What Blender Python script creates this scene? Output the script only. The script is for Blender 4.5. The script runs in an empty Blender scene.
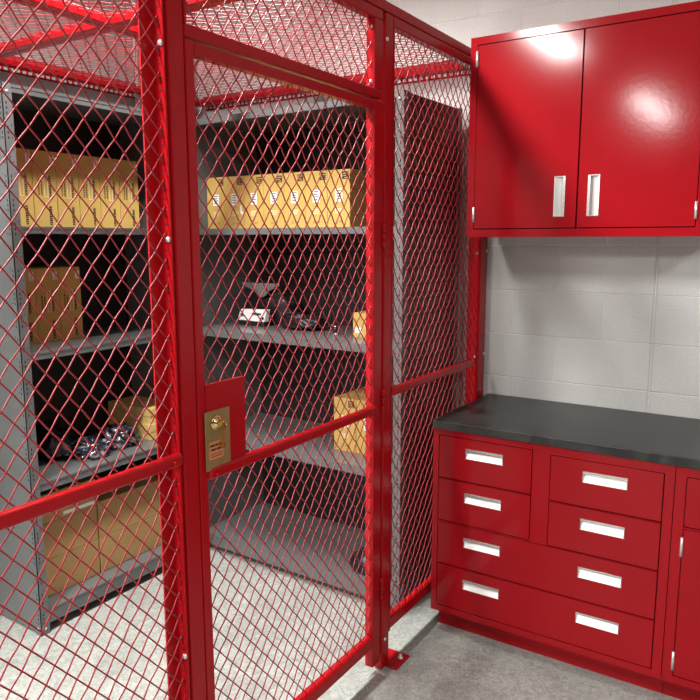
import bpy, math, random
from mathutils import Matrix, Vector, noise
random.seed(7)
S = bpy.context.scene
COL = S.collection

# ------------------------------------------------------------------ materials
def nt(name):
    m = bpy.data.materials.new(name); m.use_nodes = True
    n = m.node_tree.nodes; return m, n, m.node_tree.links, n['Principled BSDF']

def mat(name, col, rough=.4, metal=0., spec=.5, var=0., vscale=8., bump=0., bscale=60., coat=0., rvar=0.):
    m, n, l, p = nt(name)
    p.inputs['Base Color'].default_value = (*col, 1)
    p.inputs['Roughness'].default_value = rough
    p.inputs['Metallic'].default_value = metal
    p.inputs['Specular IOR Level'].default_value = spec
    if coat:
        p.inputs['Coat Weight'].default_value = coat; p.inputs['Coat Roughness'].default_value = .12
    tc = n.new('ShaderNodeTexCoord')
    if var or rvar:
        t = n.new('ShaderNodeTexNoise'); t.inputs['Scale'].default_value = vscale; t.inputs['Detail'].default_value = 6
        l.new(tc.outputs['Object'], t.inputs['Vector'])
        if var:
            mr = n.new('ShaderNodeMapRange'); mr.inputs['From Min'].default_value = .3; mr.inputs['From Max'].default_value = .7
            mr.inputs['To Min'].default_value = 1 - var; mr.inputs['To Max'].default_value = 1 + var
            l.new(t.outputs['Fac'], mr.inputs['Value'])
            mx = n.new('ShaderNodeMix'); mx.data_type = 'RGBA'; mx.blend_type = 'MULTIPLY'; mx.inputs[0].default_value = 1
            mx.inputs[6].default_value = (*col, 1)
            l.new(mr.outputs[0], mx.inputs[7]); l.new(mx.outputs[2], p.inputs['Base Color'])
        if rvar:
            m2 = n.new('ShaderNodeMapRange'); m2.inputs['From Min'].default_value = .3; m2.inputs['From Max'].default_value = .7
            m2.inputs['To Min'].default_value = rough - rvar; m2.inputs['To Max'].default_value = rough + rvar
            l.new(t.outputs['Fac'], m2.inputs['Value']); l.new(m2.outputs[0], p.inputs['Roughness'])
    if bump:
        t2 = n.new('ShaderNodeTexNoise'); t2.inputs['Scale'].default_value = bscale; t2.inputs['Detail'].default_value = 3
        l.new(tc.outputs['Object'], t2.inputs['Vector'])
        b = n.new('ShaderNodeBump'); b.inputs['Strength'].default_value = bump; b.inputs['Distance'].default_value = .002
        l.new(t2.outputs['Fac'], b.inputs['Height']); l.new(b.outputs[0], p.inputs['Normal'])
    return m

RED = mat('red_enamel', (.325, .0068, .0115), .115, spec=.15, var=.05, vscale=3, bump=.03, bscale=60)
RED_CAGE = mat('red_cage_paint', (.41, .005, .009), .26, spec=.25, var=.05, vscale=12, bump=.04, bscale=40)
RED_WIRE = mat('red_wire_paint', (.27, .006, .012), .40, spec=.55)
DARKGAP = mat('dark_gap', (.012, .002, .002), .8)
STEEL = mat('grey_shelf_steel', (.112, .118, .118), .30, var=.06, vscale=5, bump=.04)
STEEL_SHADE = mat('shaded_shelf_steel', (.011, .011, .012), .5, var=.08)  # grey back panels with their shadow put into a near-black colour
STEEL_SIDE = mat('shaded_side_steel', (.040, .034, .033), .5, var=.08)  # right side panel: shade on the grey steel put into its colour
HOLE = mat('punched_hole', (.006, .006, .006), .9)
SILVER = mat('brushed_aluminium', (.86, .86, .84), .30, metal=.75, bump=.03, bscale=200)
SCOOP = mat('bright_pull_scoop', (.90, .90, .87), .35, metal=.25)
LIP = mat('pull_lip_metal', (.62, .60, .58), .25, metal=1.)
BRASS = mat('dull_brass', (.36, .29, .12), .42, metal=.7, var=.12, vscale=25)
BRASS_B = mat('bright_brass', (.75, .55, .25), .2, metal=1.)
ORANGE = mat('orange_sticker', (.62, .21, .08), .6)
INK = mat('black_ink', (.015, .012, .012), .7)
BROWNINK = mat('brown_ink', (.05, .02, .015), .7)
YELLOW = mat('yellow_cardboard', (.51, .335, .088), .6, var=.06, vscale=14)
YELLOW_P = mat('pale_yellow_cardboard', (.68, .50, .17), .6, var=.08, vscale=10)
KRAFT = mat('kraft_cardboard', (.36, .225, .085), .7, var=.08, vscale=9)
PAPER = mat('white_paper', (.8, .8, .78), .6)
PALEINK = mat('pale_print', (.75, .66, .45), .6)
BLACKP = mat('black_plastic', (.012, .012, .014), .35)
GREYP = mat('grey_fabric', (.16, .155, .15), .8, var=.1, vscale=40)
COUNTER = None

def counter_mat():
    m, n, l, p = nt('black_epoxy_top')
    tc = n.new('ShaderNodeTexCoord')
    a = n.new('ShaderNodeTexNoise'); a.inputs['Scale'].default_value = 5; a.inputs['Detail'].default_value = 8; a.inputs['Distortion'].default_value = 1.6
    l.new(tc.outputs['Object'], a.inputs['Vector'])
    r = n.new('ShaderNodeValToRGB'); e = r.color_ramp.elements
    e[0].position = .38; e[0].color = (.008, .008, .008, 1); e[1].position = .72; e[1].color = (.052, .052, .050, 1)
    l.new(a.outputs['Fac'], r.inputs[0]); l.new(r.outputs[0], p.inputs['Base Color'])
    mr = n.new('ShaderNodeMapRange'); mr.inputs['To Min'].default_value = .26; mr.inputs['To Max'].default_value = .50
    l.new(a.outputs['Fac'], mr.inputs['Value']); l.new(mr.outputs[0], p.inputs['Roughness'])
    return m
COUNTER = counter_mat()

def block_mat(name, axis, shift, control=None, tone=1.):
    """painted concrete block, courses of 203.2 mm, running bond"""
    m, n, l, p = nt(name)
    geo = n.new('ShaderNodeNewGeometry'); sep = n.new('ShaderNodeSeparateXYZ'); l.new(geo.outputs['Position'], sep.inputs[0])
    add = n.new('ShaderNodeMath'); add.operation = 'ADD'; add.inputs[1].default_value = shift
    l.new(sep.outputs[axis], add.inputs[0])
    com = n.new('ShaderNodeCombineXYZ'); l.new(add.outputs[0], com.inputs[0]); l.new(sep.outputs['Z'], com.inputs[1])
    b = n.new('ShaderNodeTexBrick'); b.offset = .5; b.offset_frequency = 2; b.squash = 1
    b.inputs['Scale'].default_value = 1; b.inputs['Brick Width'].default_value = .4064; b.inputs['Row Height'].default_value = .2032
    b.inputs['Mortar Size'].default_value = .0036; b.inputs['Mortar Smooth'].default_value = .6; b.inputs['Bias'].default_value = 0
    b.inputs['Color1'].default_value = (.68 * tone, .68 * tone, .655 * tone, 1); b.inputs['Color2'].default_value = (.72 * tone, .72 * tone, .695 * tone, 1); b.inputs['Mortar'].default_value = (.86 * tone, .86 * tone, .835 * tone, 1)  # highlight along the joints put into the lighter mortar colour
    l.new(com.outputs[0], b.inputs['Vector'])
    t = n.new('ShaderNodeTexNoise'); t.inputs['Scale'].default_value = 130; t.inputs['Detail'].default_value = 4
    l.new(geo.outputs['Position'], t.inputs['Vector'])
    t3 = n.new('ShaderNodeTexNoise'); t3.inputs['Scale'].default_value = 2.5
    l.new(geo.outputs['Position'], t3.inputs['Vector'])
    mr = n.new('ShaderNodeMapRange'); mr.inputs['From Min'].default_value = .3; mr.inputs['From Max'].default_value = .7
    mr.inputs['To Min'].default_value = .93; mr.inputs['To Max'].default_value = 1.05
    l.new(t3.outputs['Fac'], mr.inputs['Value'])
    mx = n.new('ShaderNodeMix'); mx.data_type = 'RGBA'; mx.blend_type = 'MULTIPLY'; mx.inputs[0].default_value = 1
    l.new(b.outputs['Color'], mx.inputs[6]); l.new(mr.outputs[0], mx.inputs[7])
    # pores in the face of the block
    pr = n.new('ShaderNodeMapRange'); pr.inputs['From Min'].default_value = .36; pr.inputs['From Max'].default_value = .52
    pr.inputs['To Min'].default_value = .90; pr.inputs['To Max'].default_value = 1.
    l.new(t.outputs['Fac'], pr.inputs['Value'])
    mx2 = n.new('ShaderNodeMix'); mx2.data_type = 'RGBA'; mx2.blend_type = 'MULTIPLY'; mx2.inputs[0].default_value = 1
    l.new(mx.outputs[2], mx2.inputs[6]); l.new(pr.outputs[0], mx2.inputs[7])
    l.new(mx2.outputs[2], p.inputs['Base Color'])
    p.inputs['Roughness'].default_value = .55
    # height: mortar recess + control joint + pores
    h = n.new('ShaderNodeMath'); h.operation = 'MULTIPLY_ADD'; h.inputs[1].default_value = -1.0; h.inputs[2].default_value = 1
    l.new(b.outputs['Fac'], h.inputs[0])
    last = h.outputs[0]
    if control is not None:
        d = n.new('ShaderNodeMath'); d.operation = 'SUBTRACT'; d.inputs[1].default_value = control; l.new(sep.outputs[axis], d.inputs[0])
        ab = n.new('ShaderNodeMath'); ab.operation = 'ABSOLUTE'; l.new(d.outputs[0], ab.inputs[0])
        lt = n.new('ShaderNodeMapRange'); lt.inputs['From Min'].default_value = .004; lt.inputs['From Max'].default_value = .008
        lt.inputs['To Min'].default_value = -1.1; lt.inputs['To Max'].default_value = 0
        l.new(ab.outputs[0], lt.inputs['Value'])
        s = n.new('ShaderNodeMath'); s.operation = 'ADD'; l.new(last, s.inputs[0]); l.new(lt.outputs[0], s.inputs[1]); last = s.outputs[0]
    k = n.new('ShaderNodeMath'); k.operation = 'MULTIPLY_ADD'; k.inputs[1].default_value = .08
    l.new(t.outputs['Fac'], k.inputs[0]); l.new(last, k.inputs[2])
    bp = n.new('ShaderNodeBump'); bp.inputs['Strength'].default_value = .7; bp.inputs['Distance'].default_value = .004
    l.new(k.outputs[0], bp.inputs['Height']); l.new(bp.outputs[0], p.inputs['Normal'])
    return m

def floor_mat():
    m, n, l, p = nt('polished_concrete')
    tc = n.new('ShaderNodeTexCoord')
    def noi(sc, det, dist=0., rough=.6):
        a = n.new('ShaderNodeTexNoise'); a.inputs['Scale'].default_value = sc; a.inputs['Detail'].default_value = det
        a.inputs['Distortion'].default_value = dist; a.inputs['Roughness'].default_value = rough
        l.new(tc.outputs['Object'], a.inputs['Vector']); return a
    a = noi(3.2, 8, .6, .65); b = noi(34, 8, 2.2, .75); c = noi(150, 4, .5)
    def rng(src, lo, hi, f0=.3, f1=.7):
        r = n.new('ShaderNodeMapRange'); r.inputs['From Min'].default_value = f0; r.inputs['From Max'].default_value = f1
        r.inputs['To Min'].default_value = lo; r.inputs['To Max'].default_value = hi; l.new(src.outputs['Fac'], r.inputs['Value']); return r
    def mul(x, y):
        q = n.new('ShaderNodeMath'); q.operation = 'MULTIPLY'; l.new(x.outputs[0], q.inputs[0]); l.new(y.outputs[0], q.inputs[1]); return q
    def vor(sc, dist):
        w = n.new('ShaderNodeTexNoise'); w.inputs['Scale'].default_value = sc * .4; w.inputs['Detail'].default_value = 3
        l.new(tc.outputs['Object'], w.inputs['Vector'])
        mx_ = n.new('ShaderNodeMix'); mx_.data_type = 'VECTOR'; mx_.inputs[0].default_value = dist
        l.new(tc.outputs['Object'], mx_.inputs[4]); l.new(w.outputs['Color'], mx_.inputs[5])
        q = n.new('ShaderNodeTexWave'); q.wave_type = 'RINGS'; q.inputs['Scale'].default_value = sc; q.inputs['Distortion'].default_value = 16; q.inputs['Detail'].default_value = 5; q.inputs['Detail Scale'].default_value = 2.2
        l.new(mx_.outputs[1], q.inputs['Vector']); return q
    sw = vor(19., .35)
    v = mul(mul(rng(a, .82, 1.14), rng(b, .60, 1.34)), rng(c, .84, 1.12))
    v = mul(v, rng(noi(14, 6, 3.), .80, 1.18))
    v = mul(v, rng(sw, .93, 1.10, .45, .95))
    mx = n.new('ShaderNodeMix'); mx.data_type = 'RGBA'; mx.blend_type = 'MULTIPLY'; mx.inputs[0].default_value = 1
    mx.inputs[6].default_value = (.36, .372, .342, 1); l.new(v.outputs[0], mx.inputs[7]); l.new(mx.outputs[2], p.inputs['Base Color'])
    rr = rng(b, .38, .6); l.new(rr.outputs[0], p.inputs['Roughness'])
    bp = n.new('ShaderNodeBump'); bp.inputs['Strength'].default_value = .15; bp.inputs['Distance'].default_value = .002
    l.new(b.outputs['Fac'], bp.inputs['Height']); l.new(bp.outputs[0], p.inputs['Normal'])
    return m

def clear_film():
    m, n, l, p = nt('crumpled_clear_film')
    tc = n.new('ShaderNodeTexCoord'); a = n.new('ShaderNodeTexNoise'); a.inputs['Scale'].default_value = 22; a.inputs['Detail'].default_value = 3
    l.new(tc.outputs['Object'], a.inputs['Vector'])
    r = n.new('ShaderNodeValToRGB'); e = r.color_ramp.elements
    e[0].position = .48; e[0].color = (.02, .021, .026, 1); e[1].position = .70; e[1].color = (.45, .46, .48, 1)  # pale end: white glints painted into the film colour
    k = r.color_ramp.elements.new(.55); k.color = (.03, .033, .075, 1)
    l.new(a.outputs['Fac'], r.inputs[0]); l.new(r.outputs[0], p.inputs['Base Color'])
    p.inputs['Roughness'].default_value = .12; p.inputs['Specular IOR Level'].default_value = 1.
    return m
FILM = clear_film()
BLACKFILM = mat('black_plastic_film', (.012, .012, .016), .22, spec=.8)

# ------------------------------------------------------------------ mesh builder
class MB:
    def __init__(s): s.v = []; s.f = []; s.m = []; s.sm = []
    def quadbox(s, P, mi=0):
        b = len(s.v); s.v += [tuple(p) for p in P]
        for q in ((0, 3, 2, 1), (4, 5, 6, 7), (0, 1, 5, 4), (1, 2, 6, 5), (2, 3, 7, 6), (3, 0, 4, 7)):
            s.f.append(tuple(b + i for i in q)); s.m.append(mi); s.sm.append(False)
        return s
    def box(s, x0, x1, y0, y1, z0, z1, mi=0):
        if x0 > x1: x0, x1 = x1, x0
        if y0 > y1: y0, y1 = y1, y0
        if z0 > z1: z0, z1 = z1, z0
        return s.quadbox([(x0, y0, z0), (x1, y0, z0), (x1, y1, z0), (x0, y1, z0), (x0, y0, z1), (x1, y0, z1), (x1, y1, z1), (x0, y1, z1)], mi)
    def poly(s, pts, mi=0, smooth=False):
        b = len(s.v); s.v += [tuple(p) for p in pts]; s.f.append(tuple(range(b, b + len(pts)))); s.m.append(mi); s.sm.append(smooth); return s
    def cyl(s, p0, p1, r0, r1=None, n=16, mi=0, cap=True, smooth=True):
        r1 = r0 if r1 is None else r1
        p0 = Vector(p0); p1 = Vector(p1); d = (p1 - p0).normalized()
        a = d.orthogonal().normalized(); c = d.cross(a); b = len(s.v)
        for p, r in ((p0, r0), (p1, r1)):
            for i in range(n):
                t = 2 * math.pi * i / n; s.v.append(tuple(p + a * (r * math.cos(t)) + c * (r * math.sin(t))))
        for i in range(n):
            j = (i + 1) % n; s.f.append((b + i, b + j, b + n + j, b + n + i)); s.m.append(mi); s.sm.append(smooth)
        if cap:
            s.f.append(tuple(b + i for i in reversed(range(n)))); s.m.append(mi); s.sm.append(False)
            s.f.append(tuple(b + n + i for i in range(n))); s.m.append(mi); s.sm.append(False)
        return s
    def lathe(s, o, d, prof, n=20, mi=0):
        """profile of (distance along d, radius)"""
        o = Vector(o); d = Vector(d).normalized(); a = d.orthogonal().normalized(); c = d.cross(a); b = len(s.v)
        for h, r in prof:
            for i in range(n):
                t = 2 * math.pi * i / n; s.v.append(tuple(o + d * h + a * (r * math.cos(t)) + c * (r * math.sin(t))))
        for k in range(len(prof) - 1):
            for i in range(n):
                j = (i + 1) % n; s.f.append((b + k * n + i, b + k * n + j, b + (k + 1) * n + j, b + (k + 1) * n + i)); s.m.append(mi); s.sm.append(True)
        s.f.append(tuple(b + i for i in reversed(range(n)))); s.m.append(mi); s.sm.append(False)
        e = b + (len(prof) - 1) * n; s.f.append(tuple(e + i for i in range(n))); s.m.append(mi); s.sm.append(False)
        return s
    def sweep(s, pts, a, c, r, n=6, mi=0):
        """tube through pts, ring axes a and c"""
        b = len(s.v); ring = [(math.cos(2 * math.pi * i / n) * r, math.sin(2 * math.pi * i / n) * r) for i in range(n)]
        for p in pts:
            for u, w in ring:
                s.v.append((p[0] + a[0] * u + c[0] * w, p[1] + a[1] * u + c[1] * w, p[2] + a[2] * u + c[2] * w))
        for k in range(len(pts) - 1):
            for i in range(n):
                j = (i + 1) % n; s.f.append((b + k * n + i, b + k * n + j, b + (k + 1) * n + j, b + (k + 1) * n + i)); s.m.append(mi); s.sm.append(True)
        s.f.append(tuple(b + i for i in reversed(range(n)))); s.m.append(mi); s.sm.append(False)
        e = b + (len(pts) - 1) * n; s.f.append(tuple(e + i for i in range(n))); s.m.append(mi); s.sm.append(False)
        return s
    def build(s, name, mats, parent=None, bevel=0., seg=2):
        me = bpy.data.meshes.new(name); o0 = Vector((0, 0, 0)) if parent is None else Vector(parent['_o'])
        me.from_pydata([(x - o0[0], y - o0[1], z - o0[2]) for x, y, z in s.v], [], s.f)
        if not isinstance(mats, (list, tuple)): mats = [mats]
        for m in mats: me.materials.append(m)
        me.polygons.foreach_set('material_index', s.m); me.polygons.foreach_set('use_smooth', s.sm); me.update()
        o = bpy.data.objects.new(name, me); COL.objects.link(o)
        o['_o'] = tuple(o0)
        if parent is not None: o.parent = parent
        if bevel:
            b = o.modifiers.new('bevel', 'BEVEL'); b.width = bevel; b.segments = seg; b.limit_method = 'ANGLE'; b.angle_limit = math.radians(40)
            b.harden_normals = False
        return o

def thing(name, label, cat, loc, group=None):
    o = bpy.data.objects.new(name, None); COL.objects.link(o); o.location = loc; o['_o'] = tuple(loc)
    o.empty_display_size = .05
    o['label'] = label; o['category'] = cat
    if group: o['group'] = group
    return o
def recentre(o):
    """put the origin of a one-mesh thing at its base centre"""
    vs = [v.co for v in o.data.vertices]
    c = Vector(((min(v.x for v in vs) + max(v.x for v in vs)) / 2, (min(v.y for v in vs) + max(v.y for v in vs)) / 2, min(v.z for v in vs)))
    o.data.transform(Matrix.Translation(-c)); o.location = c; o['_o'] = tuple(c); return o
def tag(o, label, cat, group=None):
    o['label'] = label; o['category'] = cat
    if group: o['group'] = group
    return o
def struct(o): o['kind'] = 'structure'; return o
def copy_tree(o, loc, label, group=None, rotz=None):
    c = o.copy(); COL.objects.link(c); c.location = loc; c['label'] = label
    if group: c['group'] = group
    if rotz is not None: c.rotation_euler = (0, 0, rotz)
    for ch in list(o.children):
        d = ch.copy(); COL.objects.link(d); d.parent = c
        for g in list(ch.children):
            e = g.copy(); COL.objects.link(e); e.parent = d
    return c

# ------------------------------------------------------------------ room
W0 = -1.83
struct(MB().box(W0 - .15, 5.0, 0, .15, 0, 4.1).build('wall_back', block_mat('painted_block_back', 'X', .0789, .734)))
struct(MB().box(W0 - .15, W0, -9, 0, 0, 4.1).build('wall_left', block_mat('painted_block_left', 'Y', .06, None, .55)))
struct(MB().box(W0 - .15, 5.0, -9, .15, -.12, 0).build('floor', floor_mat()))
struct(MB().box(W0 - .15, 5.0, -9, .15, 4.1, 4.2).build('ceiling', mat('ceiling_paint', (.62, .61, .59), .8)))

pipe = MB(); pipe.cyl((W0 + .016, -.465, 2.25), (W0 + .016, -.465, 4.09), .013)
for z in (2.7, 3.4): pipe.box(W0, W0 + .02, -.49, -.44, z, z + .02)
tag(recentre(pipe.build('conduit_pipe', mat('pale_conduit', (.6, .6, .58), .4))), 'thin pale conduit running up the block wall behind the left shelving', 'pipe')

# ------------------------------------------------------------------ woven wire
PU, PV = .0500, .0600
WR = .0019
def weave(mb, u0, u1, v0, v1, un, vn, place, au, av, aw, pu=PU, pv=PV, r=WR, amp=.0017):
    """diamond mesh in (u,v); place(u,v,w)->xyz; au,av,aw are the xyz axes"""
    hu, hv = pu / 2, pv / 2
    L = math.hypot(hu, hv)
    for sgn in (1, -1):
        per = tuple(-sgn * av[i] * hu / L * -1 * 0 + (au[i] * hv - sgn * av[i] * hu) / L for i in range(3))
        # line: (u-un)/hu - sgn*(v-vn)/hv = 2k
        j0, j1 = (v0 - vn) / hv, (v1 - vn) / hv
        lo = min((u0 - un) / hu - sgn * j0, (u0 - un) / hu - sgn * j1); hi = max((u1 - un) / hu - sgn * j0, (u1 - un) / hu - sgn * j1)
        for k in range(math.ceil(lo / 2), math.floor(hi / 2) + 1):
            # u = un + hu*(2k + sgn*j)
            ja, jb = sorted((((u0 - un) / hu - 2 * k) * sgn, ((u1 - un) / hu - 2 * k) * sgn))
            a, b = max(ja, j0), min(jb, j1)
            if b - a < .15: continue
            js = [a] + [q / 4 for q in range(math.floor(a * 4) + 1, math.ceil(b * 4))] + [b]
            pts = []
            for j in js:
                c = math.cos(math.pi * j); w = sgn * amp * c
                # crimp also bends the wire slightly in the plane
                s_ = math.sin(math.pi * j) * 0.0
                pts.append(place(un + hu * (2 * k + sgn * j), vn + hv * j, w))
            mb.sweep(pts, per, aw, r, 6)
MX = -.014          # plane of the side meshes
def side_mesh(y0, y1, z0, z1, root, un=-2.1455, vn=1.6265):
    mb = MB()
    weave(mb, y0, y1, z0, z1, un, vn, lambda u, v, w: (MX + w, u, v), (0, 1, 0), (0, 0, 1), (1, 0, 0))
    return mb.build('wire_mesh', RED_WIRE, root)
def bolt(root, x, y, z, d=(0, -1, 0), mt=None):
    return MB().lathe((x, y, z), d, [(0, .0075), (.002, .0075), (.0045, .006), (.006, .003)], 12).build('bolt', mt or SILVER, root)
BV = .003
# fixed panel to the left of the door
P = thing('wire_mesh_fence', 'red woven wire cage panel left of the door, crossed by a red mid rail', 'cage panel', (0, -2.5, .1), 'fixed wire panels of the cage')
side_mesh(-3.15, -1.958, .14, 2.395, P)
m = MB(); m.box(-.034, 0, -1.960, -1.956, .09, 2.41); m.box(-.036, -.032, -1.998, -1.956, .09, 2.41)
for k in range(80):
    z = .1265 + k * .0300
    if .15 < z < 2.36: m.box(-.017, -.011, -1.9606, -1.9598, z - .002, z + .003, 1)
m.build('stile', [RED_CAGE, DARKGAP], P)
MB().box(-.034, 0, -3.17, -3.14, .09, 2.41).build('stile', RED_CAGE, P, BV)
MB().box(-.034, 0, -3.14, -1.96, .10, .145).build('bottom_rail', RED_CAGE, P, BV)
MB().box(-.034, 0, -3.14, -1.96, 2.37, 2.405).build('top_rail', RED_CAGE, P, BV)
m = MB(); m.box(-.010, .011, -3.165, -1.955, 1.102, 1.136); m.build('mid_rail', RED_CAGE, P, .009, 4)
bolt(P, .011, -1.985, 1.115, (1, 0, 0), RED_CAGE)
for z in (2.19, 2.09, 1.652, .59): bolt(P, -.008, -1.960, z)

# posts
def post(label, y0, y1, d, foot=True, cap=True):
    T = thing('cage_post', label, 'post', (-d / 2, (y0 + y1) / 2, 0), 'upright posts of the cage')
    m = MB(); m.box(-d, 0, y0, y1, .006, 2.405)
    m.build('tube', RED_CAGE, T, .004)
    return T
T = post('narrow red steel post between left cage panel and the door lock side', -1.946, -1.896, .05)
MB().box(-.05, .045, -1.94, -1.84, 0, .008).build('base_plate', RED_CAGE, T, .002)
T = post('red steel post on the hinge side of the cage door, bolted to floor', -.966, -.912, .036)
MB().box(-.05, .046, -.932, -.822, 0, .008).build('base_plate', RED_CAGE, T, .002)
MB().lathe((.024, -.86, .008), (0, 0, 1), [(0, .012), (.006, .012), (.006, .006), (.018, .006)], 8).build('anchor_bolt', SILVER, T)
bolt(T, 0, -.945, .125, (1, 0, 0)); bolt(T, 0, -.958, 2.32, (1, 0, 0))
m = MB()
for z in (1.62, 1.03, .3): m.cyl((.004, -.980, z), (.004, -.980, z + .085), .006, n=10)
T = post('red steel end post fixed against the block wall beside the wall cabinet', -.09, -.016, .064)
for z in (1.60, 1.12):
    bolt(T, 0, -.03, z, (1, 0, 0)); bolt(T, -.022, -.09, z - .01)

# door
D = thing('cage_door', 'red wire mesh cage door with lock plate and brass lock', 'door', (0, -1.45, .07))
side_mesh(-1.866, -1.032, .15, 2.095, D, un=-1.6525, vn=1.6395)
MB().box(-.034, 0, -1.893, -1.864, .07, 2.115).build('stile', RED_CAGE, D, BV)
MB().box(-.034, 0, -1.036, -.982, .052, 2.115).build('stile', RED_CAGE, D, BV)
MB().box(-.034, 0, -1.864, -1.036, .132, .174).build('bottom_rail', RED_CAGE, D, BV)
MB().box(-.034, 0, -1.864, -1.036, 2.085, 2.112).build('top_rail', RED_CAGE, D, BV)
MB().box(-.010, .011, -1.864, -1.026, 1.036, 1.070).build('mid_rail', RED_CAGE, D, .009, 4)
for y in (-1.84, -1.735, -1.06): bolt(D, .010, y, 1.047, (1, 0, 0), RED_CAGE)
for z in (1.62, 1.03, .3):
    m = MB()
    for q in range(3): m.cyl((.005, -.979, z + q * .03), (.005, -.979, z + q * .03 + .028), .0065, n=12)
    m.build('hinge', RED_CAGE, D)
LP = MB().box(-.006, .004, -1.866, -1.720, 1.040, 1.288).build('lock_plate', RED_CAGE, D, .001)
LB = MB().box(.004, .0075, -1.876, -1.785, 1.062, 1.218).build('lock_box', BRASS, D, .0015)
yc, zc = -1.838, 1.186
MB().lathe((.0075, yc, zc), (1, 0, 0), [(0, .020), (.004, .020), (.006, .017), (.006, .0135), (.014, .0135), (.016, .011)], 24).build('cylinder', BRASS_B, LB)
m = MB(); m.box(.018, .034, yc - .0015, yc + .0015, zc - .005, zc + .003)       # blade end in the cylinder and the bow hanging out
m.lathe((.034, yc - .002, zc - .004), (0, 1, 0), [(0, .011), (.003, .011)], 16); m.box(.029, .035, yc - .0015, yc + .0015, zc - .05, zc - .012)
m.lathe((.032, yc - .003, zc - .052), (0, 1, 0), [(0, .012), (.0025, .012)], 16)
m.build('key', BRASS_B, LB)
m = MB(); m.box(.0075, .0082, -1.865, -1.812, 1.090, 1.137)
for (z, segs) in ((1.124, ((0, .016), (.018, .030), (.032, .046))), (1.113, ((.003, .020), (.023, .046)))):
    for a, b in segs: m.box(.0082, .0085, -1.862 + a, -1.862 + b, z, z + .005, 1)
for z in (1.102, 1.096): m.box(.0082, .0084, -1.860, -1.817, z, z + .0016, 1)
m.build('sticker', [ORANGE, INK], LB)

# transom over the door
T = thing('transom_panel', 'red wire mesh transom panel above the cage door', 'cage panel', (0, -1.45, 2.12), 'fixed wire panels of the cage')
side_mesh(-1.892, -1.032, 2.15, 2.385, T)
MB().box(-.034, 0, -1.893, -.982, 2.120, 2.149).build('bottom_rail', RED_CAGE, T, BV)
MB().box(-.034, 0, -1.893, -.982, 2.372, 2.405).build('top_rail', RED_CAGE, T, BV)
MB().box(-.034, 0, -1.036, -.982, 2.149, 2.372).build('stile', RED_CAGE, T, BV)
MB().box(-.034, 0, -1.893, -1.885, 2.149, 2.372).build('stile', RED_CAGE, T)
for z in (2.345, 2.17): bolt(T, -.016, -1.036, z)

# fixed panel between hinge post and wall
P = thing('wire_mesh_fence', 'red woven wire cage panel right of the door, next to the drawer cabinet', 'cage panel', (0, -.5, .14), 'fixed wire panels of the cage')
side_mesh(-.906, -.088, .165, 2.385, P)
MB().box(-.034, 0, -.911, -.903, .14, 2.405).build('stile', RED_CAGE, P)
MB().box(-.034, -.004, -.903, -.088, .143, .188).build('bottom_rail', RED_CAGE, P, BV)
MB().box(-.034, 0, -.903, -.088, 2.372, 2.405).build('top_rail', RED_CAGE, P, BV)
MB().box(-.010, .010, -.905, -.165, 1.080, 1.114).build('mid_rail', RED_CAGE, P, .008, 4)
# roof of the cage
def roof(label, x0, x1, y0, y1):
    R = thing('roof_panel', label, 'cage panel', ((x0 + x1) / 2, (y0 + y1) / 2, 2.41), 'wire roof panels of the cage')
    mb = MB()
    weave(mb, x0 + .02, x1 - .02, y0 + .02, y1 - .02, 0, 0, lambda u, v, w: (u, v, 2.428 + w), (1, 0, 0), (0, 1, 0), (0, 0, 1), pu=.060, pv=.050, r=.0016)
    mb.build('wire_mesh', RED_WIRE, R)
    for a, b, c, d in ((x0, x1, y0, y0 + .032), (x0, x1, y1 - .032, y1), (x0, x0 + .032, y0 + .032, y1 - .032), (x1 - .032, x1, y0 + .032, y1 - .032)):
        MB().box(a, b, c, d, 2.408, 2.442).build('frame_bar', RED_CAGE, R, BV)
    return R
XS, YS = -.93, -1.34
roof('red mesh roof panel over the door, nearest the wall cabinet', XS + .001, 0, YS + .001, -.052)
roof('red mesh roof panel over the corner where both shelving units meet', W0 + .055, XS - .001, YS + .001, -.052)
roof('red mesh roof panel in front, above the left fixed cage panel', XS + .001, 0, -3.17, YS - .001)
roof('red mesh roof panel at upper left, against the left block wall', W0 + .055, XS - .001, -3.17, YS - .001)
def ledger(label, axis, a0, a1, pos, out):
    m = MB(); n_ = int((a1 - a0) / .03)
    def bx(u0, u1, w0, w1, z0, z1):
        if axis == 'x': m.box(u0, u1, pos + out * w0, pos + out * w1, z0, z1)
        else: m.box(pos + out * w0, pos + out * w1, u0, u1, z0, z1)
    bx(a0, a1, 0, .004, 2.418, 2.445); bx(a0, a1, 0, .022, 2.441, 2.446); bx(a0, a1, .018, .022, 2.430, 2.468)
    bx(a0, a1, 0, .004, 2.394, 2.402)
    p = (a1 - a0) / n_
    for k in range(n_): bx(a0 + k * p + .021, a0 + (k + 1) * p, 0, .004, 2.402, 2.418)
    o = m.build('wall_rail', RED_CAGE)
    return tag(recentre(o), label, 'rail', 'rails carrying the cage roof along the walls')
ledger('punched red rail carrying the cage roof along the back block wall', 'x', W0 + .06, -.07, 0, -1)
ledger('punched red rail carrying the cage roof along the left block wall', 'y', -3.17, -.06, W0, 1)

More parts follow.
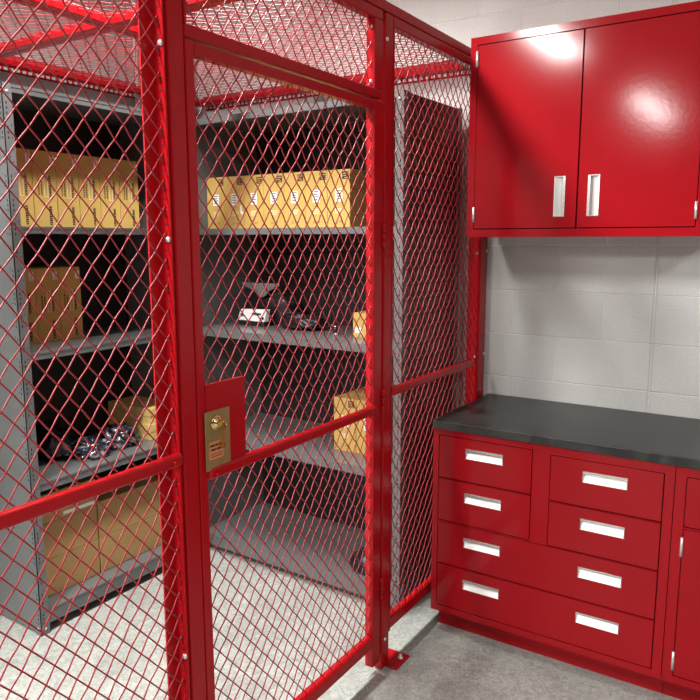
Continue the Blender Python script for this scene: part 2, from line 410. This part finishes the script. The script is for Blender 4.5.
# ------------------------------------------------------------------ shelving
def shelving(label, x0, x1, y0, y1, H, front, shelves, bm_side):
    """front: '-y' or '+x' ; open face of the unit"""
    U = thing('shelving_unit', label, 'shelving unit', ((x0 + x1) / 2, (y0 + y1) / 2, 0), 'grey steel shelving units in the cage')
    t = .004; fl = .040
    fx = front == '+x'
    for (px, sx) in ((x0, 1), (x1, -1)):
        for (py, sy) in ((y0, 1), (y1, -1)):
            m = MB(); m.box(px, px + sx * fl, py, py + sy * .003, 0, H); m.box(px, px + sx * .003, py, py + sy * fl, 0, H)
            z = .05; k = 0
            while z < H - .03:                       # punched slots and dots in both flanges
                for q in range(3):
                    zz = z + q * .019
                    m.box(px + sx * .012, px + sx * .017, py - sy * .0004, py + sy * .001, zz, zz + .010, 1)
                    m.box(px - sx * .0004, px + sx * .001, py + sy * .012, py + sy * .017, zz, zz + .010, 1)
                for q in (0, 1):
                    zz = z + q * .045 + .004
                    m.box(px + sx * .028, px + sx * .032, py - sy * .0004, py + sy * .001, zz, zz + .005, 1)
                    m.box(px - sx * .0004, px + sx * .001, py + sy * .028, py + sy * .032, zz, zz + .005, 1)
                z += .09; k += 1
            for zb in (.03, H - .03):
                m.lathe((px + sx * .02, py, zb), (0, -sy, 0), [(0, .006), (.003, .006), (.005, .003)], 8, 2)
                m.lathe((px, py + sy * .02, zb), (-sx, 0, 0), [(0, .006), (.003, .006), (.005, .003)], 8, 2)
            m.build('post', [STEEL, HOLE, SILVER], U)
    if fx:
        MB().box(x0 + .005, x1 - .005, y0 + .003, y0 + .006, .01, H - .005).build('side_panel', STEEL, U)
        MB().box(x0 + .005, x1 - .005, y1 - .006, y1 - .003, .01, H - .005).build('side_panel', STEEL, U)
        MB().box(x0 + .003, x0 + .006, y0 + .006, y1 - .006, .01, H - .005).build('back_panel', STEEL_SHADE, U)
    else:
        MB().box(x0 + .003, x0 + .006, y0 + .005, y1 - .005, .01, H - .005).build('side_panel', STEEL, U)
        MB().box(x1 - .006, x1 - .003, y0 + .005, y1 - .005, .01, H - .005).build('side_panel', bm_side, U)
        MB().box(x0 + .006, x1 - .006, y1 - .006, y1 - .003, .01, H - .005).build('back_panel', STEEL_SHADE, U)
    for (zb, zt) in shelves:
        m = MB(); g = .0065
        m.box(x0 + g, x1 - g, y0 + g, y1 - g, zt - .003, zt)
        if fx:
            m.box(x1 - g - .002, x1 - g, y0 + g, y1 - g, zb, zt - .003); m.box(x1 - g - .02, x1 - g, y0 + g, y1 - g, zb, zb + .002)
            m.box(x1 - g, x1 - g + .0025, y0 + g + .035, y1 - g - .035, zb + .002, zb + .008); m.box(x1 - g, x1 - g + .0025, y0 + g + .035, y1 - g - .035, zt - .009, zt - .001)
        else:
            m.box(x0 + g, x1 - g, y0 + g, y0 + g + .002, zb, zt - .003); m.box(x0 + g, x1 - g, y0 + g, y0 + g + .02, zb, zb + .002)
        m.build('shelf', STEEL, U)
    return U
HT = 2.236
AX, AY = -1.324, -1.535
A_SH = [(.04, .105), (.622, .660), (1.170, 1.203), (1.675, 1.705), (2.203, 2.233)]
B_SH = [(.04, .100), (.612, .650), (1.168, 1.206), (1.676, 1.706), (2.205, 2.234)]
shelving('grey steel shelving unit along the left wall, seen from its end', AX - .457, AX, AY, AY + .914, HT, '+x', A_SH, STEEL)
BX0, BX1, BY = -1.39, -.135, -.545
# keep the corner of the two units apart
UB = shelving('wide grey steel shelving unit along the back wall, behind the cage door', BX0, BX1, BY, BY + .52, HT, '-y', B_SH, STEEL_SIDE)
TH = math.radians(-1.8)                 # stands very slightly askew
UB.rotation_euler = (0, 0, TH)
_c = UB.location.copy(); _v = Vector((BX0, BY, 0)) - _c
UB.location = Vector((BX0, BY, 0)) - Matrix.Rotation(TH, 3, 'Z') @ _v; UB.location.z = 0

# ------------------------------------------------------------------ goods on the shelves
ORD = ['leftmost', 'second from left', 'third from left', 'fourth from left', 'fifth from left', 'sixth from left', 'rightmost']
def glyph_row(m, x0, x1, z0, z1, y, vertical, mi, seed):
    """word-like row of little strokes too small to read"""
    r = random.Random(seed); p = (z0 if vertical else x0) ; e = (z1 if vertical else x1)
    while p < e:
        w = r.uniform(.004, .008); q = min(p + w, e)
        if vertical: m.box(x0 + r.uniform(0, .1) * (x1 - x0), x1, y - .0006, y, p, q, mi)
        else: m.box(p, q, y - .0006, y, z0, z1 - r.uniform(0, .2) * (z1 - z0), mi)
        p = q + r.uniform(.0015, .003)
def box_with_flaps(w, d, h):
    m = MB(); m.box(-w / 2 + .0008, w / 2 - .0008, 0, d, 0, h)
    m.box(-w / 2 + .002, w / 2 - .002, .002, d - .002, h, h + .0012)
    return m
# kind one: the seven boxes of the back unit, local front at y=0 facing -y
def box_back():
    w, h = .1214, .247
    o = box_with_flaps(w, .30, h).build('storage_box', YELLOW, None, .0012, 1)
    m = MB(); m.box(-.018, .020, -.0006, 0, .112, .166)
    for k, zz in enumerate((.156, .145, .134, .122)): m.box(-.012, .014 - .005 * (k % 2), -.0010, -.0004, zz, zz + .004, 1)
    l = m.build('label', [PAPER, INK], None); l.parent = o; l['label'] = 'small white printed label'
    m = MB(); m.box(.020, .052, -.0006, 0, .207, .238)
    m.box(.024, .048, -.0010, -.0004, .228, .232, 1); m.box(.024, .040, -.0010, -.0004, .219, .222, 1); m.box(.030, .048, -.0010, -.0004, .211, .214, 1)
    l = m.build('logo', [BROWNINK, YELLOW], None); l.parent = o; l['label'] = 'dark square logo'
    m = MB()
    for k, zz in enumerate((.078, .070, .062)): glyph_row(m, -.018, .022 - .004 * k, zz, zz + .005, 0, False, 0, k)
    l = m.build('print', [PALEINK], None); l.parent = o
    m = MB(); m.poly([(-.02, -.0006, .020), (-.002, -.0006, .020), (-.011, -.0006, .036)], 0); m.box(.002, .022, -.0006, 0, .022, .032, 0)
    l = m.build('print', [KRAFT], None); l.parent = o
    return o
pb = box_back()
pb.scale = (1.035, 1, 1.045)
BF = -.42
first = True
for k in range(7):
    loc = (-1.377 + .1257 * (k + .5), BF, 1.706); lab = 'yellow cardboard box, ' + ORD[k] + ' in the row of seven on the back unit'
    if first: pb.location = loc; tag(pb, lab, 'box', 'yellow boxes on the back unit top shelf'); first = False; q = pb
    else: q = copy_tree(pb, loc, lab, 'yellow boxes on the back unit top shelf')
    if k == 1:
        m = MB(); m.poly([(.036, -.0008, .075), (.056, -.0008, .060), (.056, -.0008, .080), (.046, -.0008, .085), (.044, -.0008, .112), (.037, -.0008, .112)])
        t_ = m.build('torn_tape', PAPER, None); t_.parent = q; t_['label'] = 'torn white tape'
for k, (x, lab) in enumerate(((-.539, 'yellow cardboard box, left of the pair on the lower back shelf'), (-.412, 'yellow cardboard box half hidden by the hinge post on the lower back shelf'))):
    copy_tree(pb, (x, -.405, .650), lab, 'yellow boxes on the lower back shelf')
# kind two: boxes of the left unit
def box_left(i=0):
    w, h = .1, .293
    o = box_with_flaps(w, .20, h).build('storage_box', YELLOW, None, .0012, 1)
    m = MB(); glyph_row(m, .012, .024, .012, .085, 0, True, 0, 1)
    l = m.build('lettering', [INK], None); l.parent = o; l['label'] = 'bold dark lettering running up the box'
    for (a, b, c, d, sd) in ((.016, .026, .120, .200, 4), (-.030, -.024, .125, .190, 6), (-.018, -.012, .125, .180, 9)):
        m = MB(); glyph_row(m, a, b, c, d, 0, True, 0, sd); l = m.build('lettering', [BROWNINK], None); l.parent = o
    m = MB()
    for a, b, c, d in ((-.004, -.002, .118, .205), (.010, .012, .118, .205), (-.004, .012, .118, .120), (-.004, .012, .203, .205)): m.box(a, b, -.0006, 0, c, d)
    l = m.build('printed_frame', [PALEINK], None); l.parent = o
    m = MB()
    for a in (.026, .038): m.box(a, a + .008, -.0006, 0, .246, .278)
    m.box(.026, .046, -.0006, 0, .246, .250)
    l = m.build('mark', [PAPER], None); l.parent = o; l['label'] = 'small white mark'
    return o
pl = box_left(); pl.scale = (1.13, 1, 1.115); RZ = math.pi / 2      # local -y -> +x
ord6 = ['leftmost', 'second from left', 'third from left', 'fourth from left', 'fifth from left', 'rightmost']
first = True
AF = -1.56
for k in range(6):
    loc = (AF, -1.392 + .1142 * (k + .5), 1.705); lab = 'yellow cardboard box, ' + ord6[k] + ' in the row of six on the left unit'
    if first: pl.location = loc; pl.rotation_euler = (0, 0, RZ); tag(pl, lab, 'box', 'yellow boxes on the left unit upper shelf'); first = False
    else: copy_tree(pl, loc, lab, 'yellow boxes on the left unit upper shelf', RZ)
for k in range(3):
    copy_tree(pl, (AF, -1.413 + .1142 * (k + .5), 1.203), 'yellow cardboard box, ' + ('left', 'middle', 'right')[k] + ' one of three on the left unit middle shelf', 'yellow boxes on the left unit middle shelf', RZ)
# small yellow box on back unit
o = MB().box(-.489, -.36, -.41, -.28, 1.206, 1.320).build('small_box', YELLOW, None, .0015, 1)
recentre(o); tag(o, 'small yellow cardboard box beside the hinge post on the middle back shelf', 'box')
m = MB(); m.box(-.478, -.440, -.4106, -.41, 1.228, 1.252); l = m.build('label', PAPER, o); l['label'] = 'small white label'
m = MB(); m.box(-.489, -.36, -.4108, -.41, 1.290, 1.293); m.build('flap_edge', KRAFT, o)

# flat cartons stacked on the left unit
def flat_carton(z, dz, ang, dx, dy, lab):
    m = MB(); ca, sa = math.cos(ang), math.sin(ang)
    hx, hy = .158, .090
    c = (-1.592 + dx, -.723 + dy)
    def P_(x, y, z_): return (c[0] + x * ca - y * sa, c[1] + x * sa + y * ca, z_)
    m.quadbox([P_(-hx, -hy, z), P_(hx, -hy, z), P_(hx, hy, z), P_(-hx, hy, z), P_(-hx, -hy, z + dz), P_(hx, -hy, z + dz), P_(hx, hy, z + dz), P_(-hx, hy, z + dz)])
    o = m.build('flat_carton', YELLOW_P, None, .002, 2); recentre(o)
    return tag(o, lab, 'carton', 'flat yellow cartons stacked on the left unit')
names4 = ['bottom', 'second from bottom', 'third from bottom', 'top']
zz = .660
for k in range(4):
    flat_carton(zz, .0400, math.radians((.6, -.5, .4, -.6)[k]), (0, .004, -.003, .002)[k], (0, -.003, .002, 0)[k], 'pale yellow flat carton, ' + names4[k] + ' of the stack of four beside crumpled bags')
    zz += .0406
# kraft cartons on the bottom shelf
def kraft(y0, y1, z0, z1, lab, label=False):
    x1 = -1.415
    o = MB().box(x1 - .33, x1, y0, y1, z0, z1).build('kraft_carton', KRAFT, None, .0025, 2); recentre(o)
    tag(o, lab, 'carton', 'brown cartons on the bottom shelf of the left unit')
    t_ = MB(); t_.box(x1 - .003, x1 + .0006, (y0 + y1) / 2 - .024, (y0 + y1) / 2 + .024, z1 - .03, z1 + .0006); t_.box(x1 - .33, x1, (y0 + y1) / 2 - .024, (y0 + y1) / 2 + .024, z1, z1 + .0006)
    t_.build('tape', mat('tape', (.33, .20, .07), .35), o)
    if label:
        l = MB(); l.box(x1, x1 + .0008, -1.335, -1.175, z0 + .012, z0 + .027); l.box(x1, x1 + .0008, -1.30, -1.165, z0 + .100, z0 + .118)
        q = l.build('label', PAPER, o); q['label'] = 'white label strips'
SL = .107
kraft(-1.455, -1.162, SL, .275, 'brown cardboard carton at bottom left of the cartons, nearest the shelf end')
kraft(-1.455, -1.162, .276, .440, 'brown cardboard carton in the middle of the left stack of three')
kraft(-1.455, -1.162, .441, .572, 'brown cardboard carton on top of the left stack, with white label strips', True)
kraft(-1.155, -.765, SL, .275, 'wide brown cardboard carton at bottom right of the cartons on the lowest shelf')
kraft(-1.155, -.765, .276, .452, 'wide brown cardboard carton on top of the right stack, under an empty gap')

# crumpled bags
def lump(name, c, s, seed, m_, lab, cat, amp=.35, sub=4, freq=2.2, group=None, floor=None):
    import bmesh
    bm = bmesh.new(); bmesh.ops.create_icosphere(bm, subdivisions=sub, radius=1)
    for v in bm.verts:
        p = v.co.copy(); d = noise.noise(p * freq + Vector((seed, seed * 2, 0))) * amp + noise.noise(p * freq * 2.7 + Vector((0, seed, seed))) * amp * .5
        q = p * (1 + d)
        v.co = (q.x * s[0], q.y * s[1], max(q.z, -.75) * s[2])
    zmin = min(v.co.z for v in bm.verts)
    me = bpy.data.meshes.new(name); bm.to_mesh(me); bm.free()
    me.transform(Matrix.Translation((0, 0, -zmin))); me.materials.append(m_)
    for p in me.polygons: p.use_smooth = True
    o = bpy.data.objects.new(name, me); COL.objects.link(o); o.location = c; o['_o'] = tuple(c)
    return tag(o, lab, cat, group)
lump('plastic_bag', (-1.61, -1.25, .660), (.12, .10, .085), 3, BLACKFILM, 'dark crumpled plastic bag at the left of the bags on the left unit', 'bag', group='crumpled bags on the left unit')
lump('plastic_bag', (-1.475, -1.13, .660), (.075, .075, .045), 9, FILM, 'clear crumpled plastic bag with white glints, between two other bags', 'bag', .55, 4, 3., 'crumpled bags on the left unit')
lump('plastic_bag', (-1.50, -.955, .660), (.085, .085, .058), 15, FILM, 'clear crumpled plastic bag with blue inside, next to the yellow carton stack', 'bag', .55, 4, 3., 'crumpled bags on the left unit')

# gear on the middle shelf of the back unit
def gear():
    G = thing('gear_bag', 'black gear bag with a grey flap on the middle back shelf', 'bag', (-1.14, -.19, 1.206))
    b = lump('body', (-1.14, -.19, 1.206), (.16, .065, .115), 21, BLACKP, 'x', 'x', .22, 4)
    del b['label']; del b['category']; b.parent = G; b.location = (0, 0, 0)
    m = MB(); N = 8                          # grey flap, wide at top and narrow below
    rows = [(1.428, .130), (1.412, .122), (1.388, .055), (1.362, .028), (1.353, .012)]
    for i in range(len(rows) - 1):
        for k in range(N):
            a, b_ = -1 + 2 * k / N, -1 + 2 * (k + 1) / N
            def P_(t, r): return (-1.160 + t * r[1] + (1.428 - r[0]) * .1, -.268 - .010 * (1 - t * t), r[0])
            m.poly([P_(a, rows[i + 1]), P_(b_, rows[i + 1]), P_(b_, rows[i]), P_(a, rows[i])], 0, True)
    f = m.build('flap', GREYP, G); f['label'] = 'grey flap narrowing downward'
    m = MB(); m.sweep([(-1.27 + .25 * t / 12, -.255 + .01 * math.sin(t * .5), 1.385 + .05 * math.sin(math.pi * t / 12)) for t in range(13)], (0, 1, 0), (0, 0, 1), .007, 8)
    m.build('strap', BLACKP, G)
gear()
T = thing('white_device', 'white tilted device with a dark slot in front of the black gear bag', 'device', (-1.17, -.31, 1.206))
m = MB(); m.quadbox([(-1.270, -.330, 1.232), (-1.085, -.334, 1.230), (-1.080, -.300, 1.230), (-1.270, -.296, 1.232), (-1.252, -.326, 1.290), (-1.070, -.330, 1.296), (-1.066, -.300, 1.296), (-1.252, -.296, 1.290)])
m.build('case', PAPER, T, .004)
for nm, q in (('slot', (-1.165, -1.105, -.337, -.328, 1.268, 1.275)), ('button', (-1.098, -1.086, -.338, -.328, 1.244, 1.256)), ('button', (-1.245, -1.228, -.334, -.326, 1.256, 1.270))): MB().box(*q).build(nm, BLACKP, T)
m = MB(); m.box(-1.262, -1.088, -.328, -.298, 1.206, 1.232); m.build('base', BLACKP, T, .003)
lump('black_bundle', (-.86, -.30, 1.206), (.13, .07, .045), 31, BLACKP, 'black bundle of gear lying between the grey-flapped bag and the small jar', 'bundle', .4)
T = thing('small_jar', 'tiny dark jar with pale rings near the front of middle back shelf', 'jar', (-.60, -.39, 1.206))
MB().lathe((-.60, -.39, 1.206), (0, 0, 1), [(0, .011), (.008, .012), (.011, .012)], 16).build('foot', PAPER, T)
MB().lathe((-.60, -.39, 1.217), (0, 0, 1), [(0, .013), (.024, .013), (.028, .009)], 16).build('body', BLACKP, T)
MB().lathe((-.60, -.39, 1.245), (0, 0, 1), [(0, .012), (.004, .012), (.006, .008)], 16).build('lid', LIP, T)
lump('black_pouch', (-.36, -.46, .100), (.10, .055, .065), 41, BLACKP, 'black pouch lying at the right end of the bottom back shelf', 'bag', .3)

# ------------------------------------------------------------------ red cabinets
def panel(m, x0, x1, z0, z1, yf, yb, holes=(), mi=0):
    """flat panel with rectangular holes, front face at yf"""
    xs = sorted({x0, x1, *[h[0] for h in holes], *[h[1] for h in holes]}); zs = sorted({z0, z1, *[h[2] for h in holes], *[h[3] for h in holes]})
    def inh(a, b):
        return any(h[0] < a < h[1] and h[2] < b < h[3] for h in holes)
    for i in range(len(xs) - 1):
        for j in range(len(zs) - 1):
            if inh((xs[i] + xs[i + 1]) / 2, (zs[j] + zs[j + 1]) / 2): continue
            m.poly([(xs[i], yf, zs[j]), (xs[i + 1], yf, zs[j]), (xs[i + 1], yf, zs[j + 1]), (xs[i], yf, zs[j + 1])], mi)
            m.poly([(xs[i], yb, zs[j]), (xs[i], yb, zs[j + 1]), (xs[i + 1], yb, zs[j + 1]), (xs[i + 1], yb, zs[j])], mi)
    def rim(a, b, c, d, s):
        q = [(a, c), (b, c), (b, d), (a, d)]
        for k in range(4):
            (p, r), (p2, r2) = q[k], q[(k + 1) % 4]
            f = [(p, yf, r), (p, yb, r), (p2, yb, r2), (p2, yf, r2)]
            m.poly(f if s > 0 else f[::-1], mi)
    rim(x0, x1, z0, z1, 1)
    for h in holes: rim(*h, -1)
    return m
def pull(parent, L, fn):
    """recessed pull: fn(u,v,w) -> xyz ; u along, v across (scoop edge 0 -> lip .042), w outward"""
    H = .042; m = MB()
    prof = [(.0015, .0), (.003, -.001), (.010, -.0055), (.018, -.0105), (.026, -.0145), (.033, -.0165), (.039, -.0165), (.0405, -.012)]
    for (a, wa), (b, wb) in zip(prof, prof[1:]):
        m.poly([fn(0.002, a, wa), fn(L - .002, a, wa), fn(L - .002, b, wb), fn(.002, b, wb)], 0, True)
    for e in (.002, L - .002):
        m.poly([fn(e, a, w) for a, w in prof] + [fn(e, .0405, .0)], 1)
    def bar(u0, u1, v0, v1, w0, w1, mi):
        m.quadbox([fn(u0, v0, w0), fn(u1, v0, w0), fn(u1, v1, w0), fn(u0, v1, w0), fn(u0, v0, w1), fn(u1, v0, w1), fn(u1, v1, w1), fn(u0, v1, w1)], mi)
    bar(-.0005, L + .0005, -.0005, .0018, -.002, .0015, 0)
    bar(-.0005, .0022, 0, H, -.002, .0015, 1); bar(L - .0022, L + .0005, 0, H, -.002, .0015, 1)
    bar(-.0005, L + .0005, .0335, H + .0005, -.002, .0026, 1)
    o = m.build('pull', [SCOOP, LIP], parent); o['label'] = 'recessed silver pull'
    return o
YF = -.591
def hpull(parent, x0, z0, yf): return pull(parent, .155, lambda u, v, w: (x0 + u, yf - w, z0 + v))
def base_cabinet(x0, label, cells, toe=.0):
    x1 = x0 + .9150
    C_ = thing('base_cabinet', label, 'cabinet', ((x0 + x1) / 2, -.3, 0), 'red base cabinets under the counter')
    m = MB(); m.box(x0, x0 + .012, YF + .018, -.004, .0956, .891); m.box(x1 - .012, x1, YF + .018, -.004, .0956, .891)
    m.box(x0 + .012, x1 - .012, YF + .018, -.004, .0956, .108); m.box(x0 + .012, x1 - .012, -.016, -.004, .108, .891); m.box(x0 + .012, x1 - .012, YF + .018, -.016, .875, .891)
    m.box(x0 + .012, x1 - .012, YF + .022, YF + .026, .108, .875, 1)
    m.build('carcass', [RED, DARKGAP], C_)
    G = .0028
    frame = MB(); panel(frame, x0 + .0008, x1 - .0008, .0956, .891, YF, YF + .018, [c[1:5] for c in cells]); frame.build('face_frame', RED, C_)
    MB().box(x0 + toe, x1 - .0008, YF + .0686, YF + .085, .0, .0956).build('toe_kick', RED, C_)
    for c in cells:
        kind, a, b, z0, z1 = c[:5]
        holes = [(px, px + .155, pz, pz + .042) for px, pz in c[5]] if kind == 'drawer' else []
        d = MB(); panel(d, a + G, b - G * 1.4, z0 + G * 1.6, z1 - G, YF + .0004, YF + .0205, holes)
        o = d.build(kind, RED, C_)
        for px, pz in (c[5] if kind == 'drawer' else ()): hpull(o, px, pz, YF)
        if kind == 'door':
            hx = a
            for zh in (z0 + .025, z1 - .10):
                MB().cyl((hx, YF - .003, zh), (hx, YF - .003, zh + .068), .0048, n=12).build('hinge', SILVER, o)
    return C_
X0 = .0203
cellsA = [('drawer', .0455, .438, .684, .865, [(.1655, .782)]), ('drawer', .0455, .438, .5, .683, [(.1640, .597)]),
          ('drawer', .5055, .903, .677, .857, [(.6275, .773)]), ('drawer', .5055, .903, .497, .676, [(.6275, .591)]),
          ('drawer', .0455, .903, .311, .496, [(.1655, .4065), (.6275, .4025)]), ('drawer', .0455, .903, .1225, .310, [(.1665, .224), (.6275, .221)])]
base_cabinet(X0, 'red steel base cabinet with six drawers, next to the cage', cellsA, .008)
s = .9160
cellsB = [('drawer', .9705, 1.369, .677, .857, [(1.09, .773)]), ('door', .9705, 1.369, .1225, .673, []),
          ('drawer', 1.42, 1.818, .677, .857, [(1.55, .773)]), ('door', 1.42, 1.818, .1225, .673, [])]
base_cabinet(X0 + s, 'red steel base cabinet with a hinged door, cut off by the right edge', cellsB)
o = MB().box(.0203, 1.86, -.6013, -.001, .8912, .9256).build('countertop', COUNTER, None, .0025, 2)
recentre(o); tag(o, 'matt black countertop lying across the red base cabinets', 'countertop')

UY = -.35
UC = thing('wall_cabinet', 'red steel wall cabinet with two doors above the black countertop', 'cabinet', (.49, -.18, 1.66))
ux0, ux1, uz0, uz1 = .0394, .9400, 1.662, 2.4525
m = MB(); m.box(ux0, ux0 + .012, UY + .018, -.002, uz0, uz1); m.box(ux1 - .012, ux1, UY + .018, -.002, uz0, uz1)
m.box(ux0 + .012, ux1 - .012, UY + .018, -.002, uz0, uz0 + .012); m.box(ux0 + .012, ux1 - .012, UY + .018, -.002, uz1 - .012, uz1)
m.box(ux0 + .012, ux1 - .012, -.014, -.002, uz0 + .012, uz1 - .012); m.box(ux0 + .012, ux1 - .012, UY + .022, UY + .026, uz0 + .012, uz1 - .012, 1)
m.build('carcass', [RED, DARKGAP], UC)
m = MB(); panel(m, ux0, ux1, uz0, uz1, UY, UY + .018, [(.0690, .9105, 1.6935, 2.4235)]); m.build('face_frame', RED, UC)
for (a, b, side) in ((.0712, .4882, -1), (.4945, .9075, 1)):
    px = .403 if side < 0 else .5305
    d = MB(); panel(d, a, b, 1.6975, 2.4195, UY + .0004, UY + .0205, [(px, px + .0425, 1.740, 1.8925)])
    o = d.build('door', RED, UC)
    if side < 0: pull(o, .1525, lambda u, v, w: (px + v, UY - w, 1.740 + u))
    else: pull(o, .1525, lambda u, v, w: (px + .0425 - v, UY - w, 1.740 + u))
    hx = a - .002 if side < 0 else b + .001
    for zh in (1.722, 2.337):
        MB().cyl((hx, UY - .003, zh), (hx, UY - .003, zh + .062), .005, n=12).build('hinge', SILVER, o)

# ------------------------------------------------------------------ light
def area(loc, sx, sy, power, rot=(0, 0, 0), col=(1, .985, .96), spread=180):
    l = bpy.data.lights.new('lamp_or_fill_area', 'AREA'); l.shape = 'RECTANGLE'; l.size = sx; l.size_y = sy; l.energy = power; l.color = col; l.spread = math.radians(spread)
    o = bpy.data.objects.new('lamp_or_fill', l); COL.objects.link(o); o.location = loc; o.rotation_euler = rot; return o
area((-.60, -3.35, 3.2), .24, 1.1, 215)
area((-.48, -7.0, 3.2), .20, 2.0, 280)
area((-.55, -1.35, 3.25), .24, 1.1, 66, spread=128)
area((2.7, -3.35, 3.2), .26, 1.2, 66)  # unseen row on the right, added as fill for wall and cabinets
area((2.7, -7.0, 3.2), .26, 1.2, 66)  # far end of the same added fill row, out of view
w = bpy.data.worlds.new('room_light'); S.world = w; w.use_nodes = True
w.node_tree.nodes['Background'].inputs[0].default_value = (.95, .97, 1, 1); w.node_tree.nodes['Background'].inputs[1].default_value = .08
S.view_settings.view_transform = 'Standard'; S.view_settings.look = 'None'; S.view_settings.exposure = 0

# ------------------------------------------------------------------ camera
yaw, pit, rol = math.radians(32.9669), math.radians(-8.8656), math.radians(-.0644)
f = Vector((-math.sin(yaw) * math.cos(pit), math.cos(yaw) * math.cos(pit), math.sin(pit))); r = Vector((math.cos(yaw), math.sin(yaw), 0)); u = r.cross(f)
R_ = r * math.cos(rol) + u * math.sin(rol); U_ = -r * math.sin(rol) + u * math.cos(rol)
cd = bpy.data.cameras.new('camera'); cd.sensor_width = 36; cd.sensor_height = 36; cd.sensor_fit = 'HORIZONTAL'; cd.lens = 705.8541 / 700 * 36; cd.clip_start = .02
cam = bpy.data.objects.new('camera', cd); COL.objects.link(cam)
M = Matrix.Identity(4)
for i in range(3): M[i][0] = R_[i]; M[i][1] = U_[i]; M[i][2] = -f[i]
M[0][3], M[1][3], M[2][3] = 1.2629, -3.1363, 1.651
cam.matrix_world = M; S.camera = cam
for o in list(bpy.data.objects):
    if '_o' in o: del o['_o']
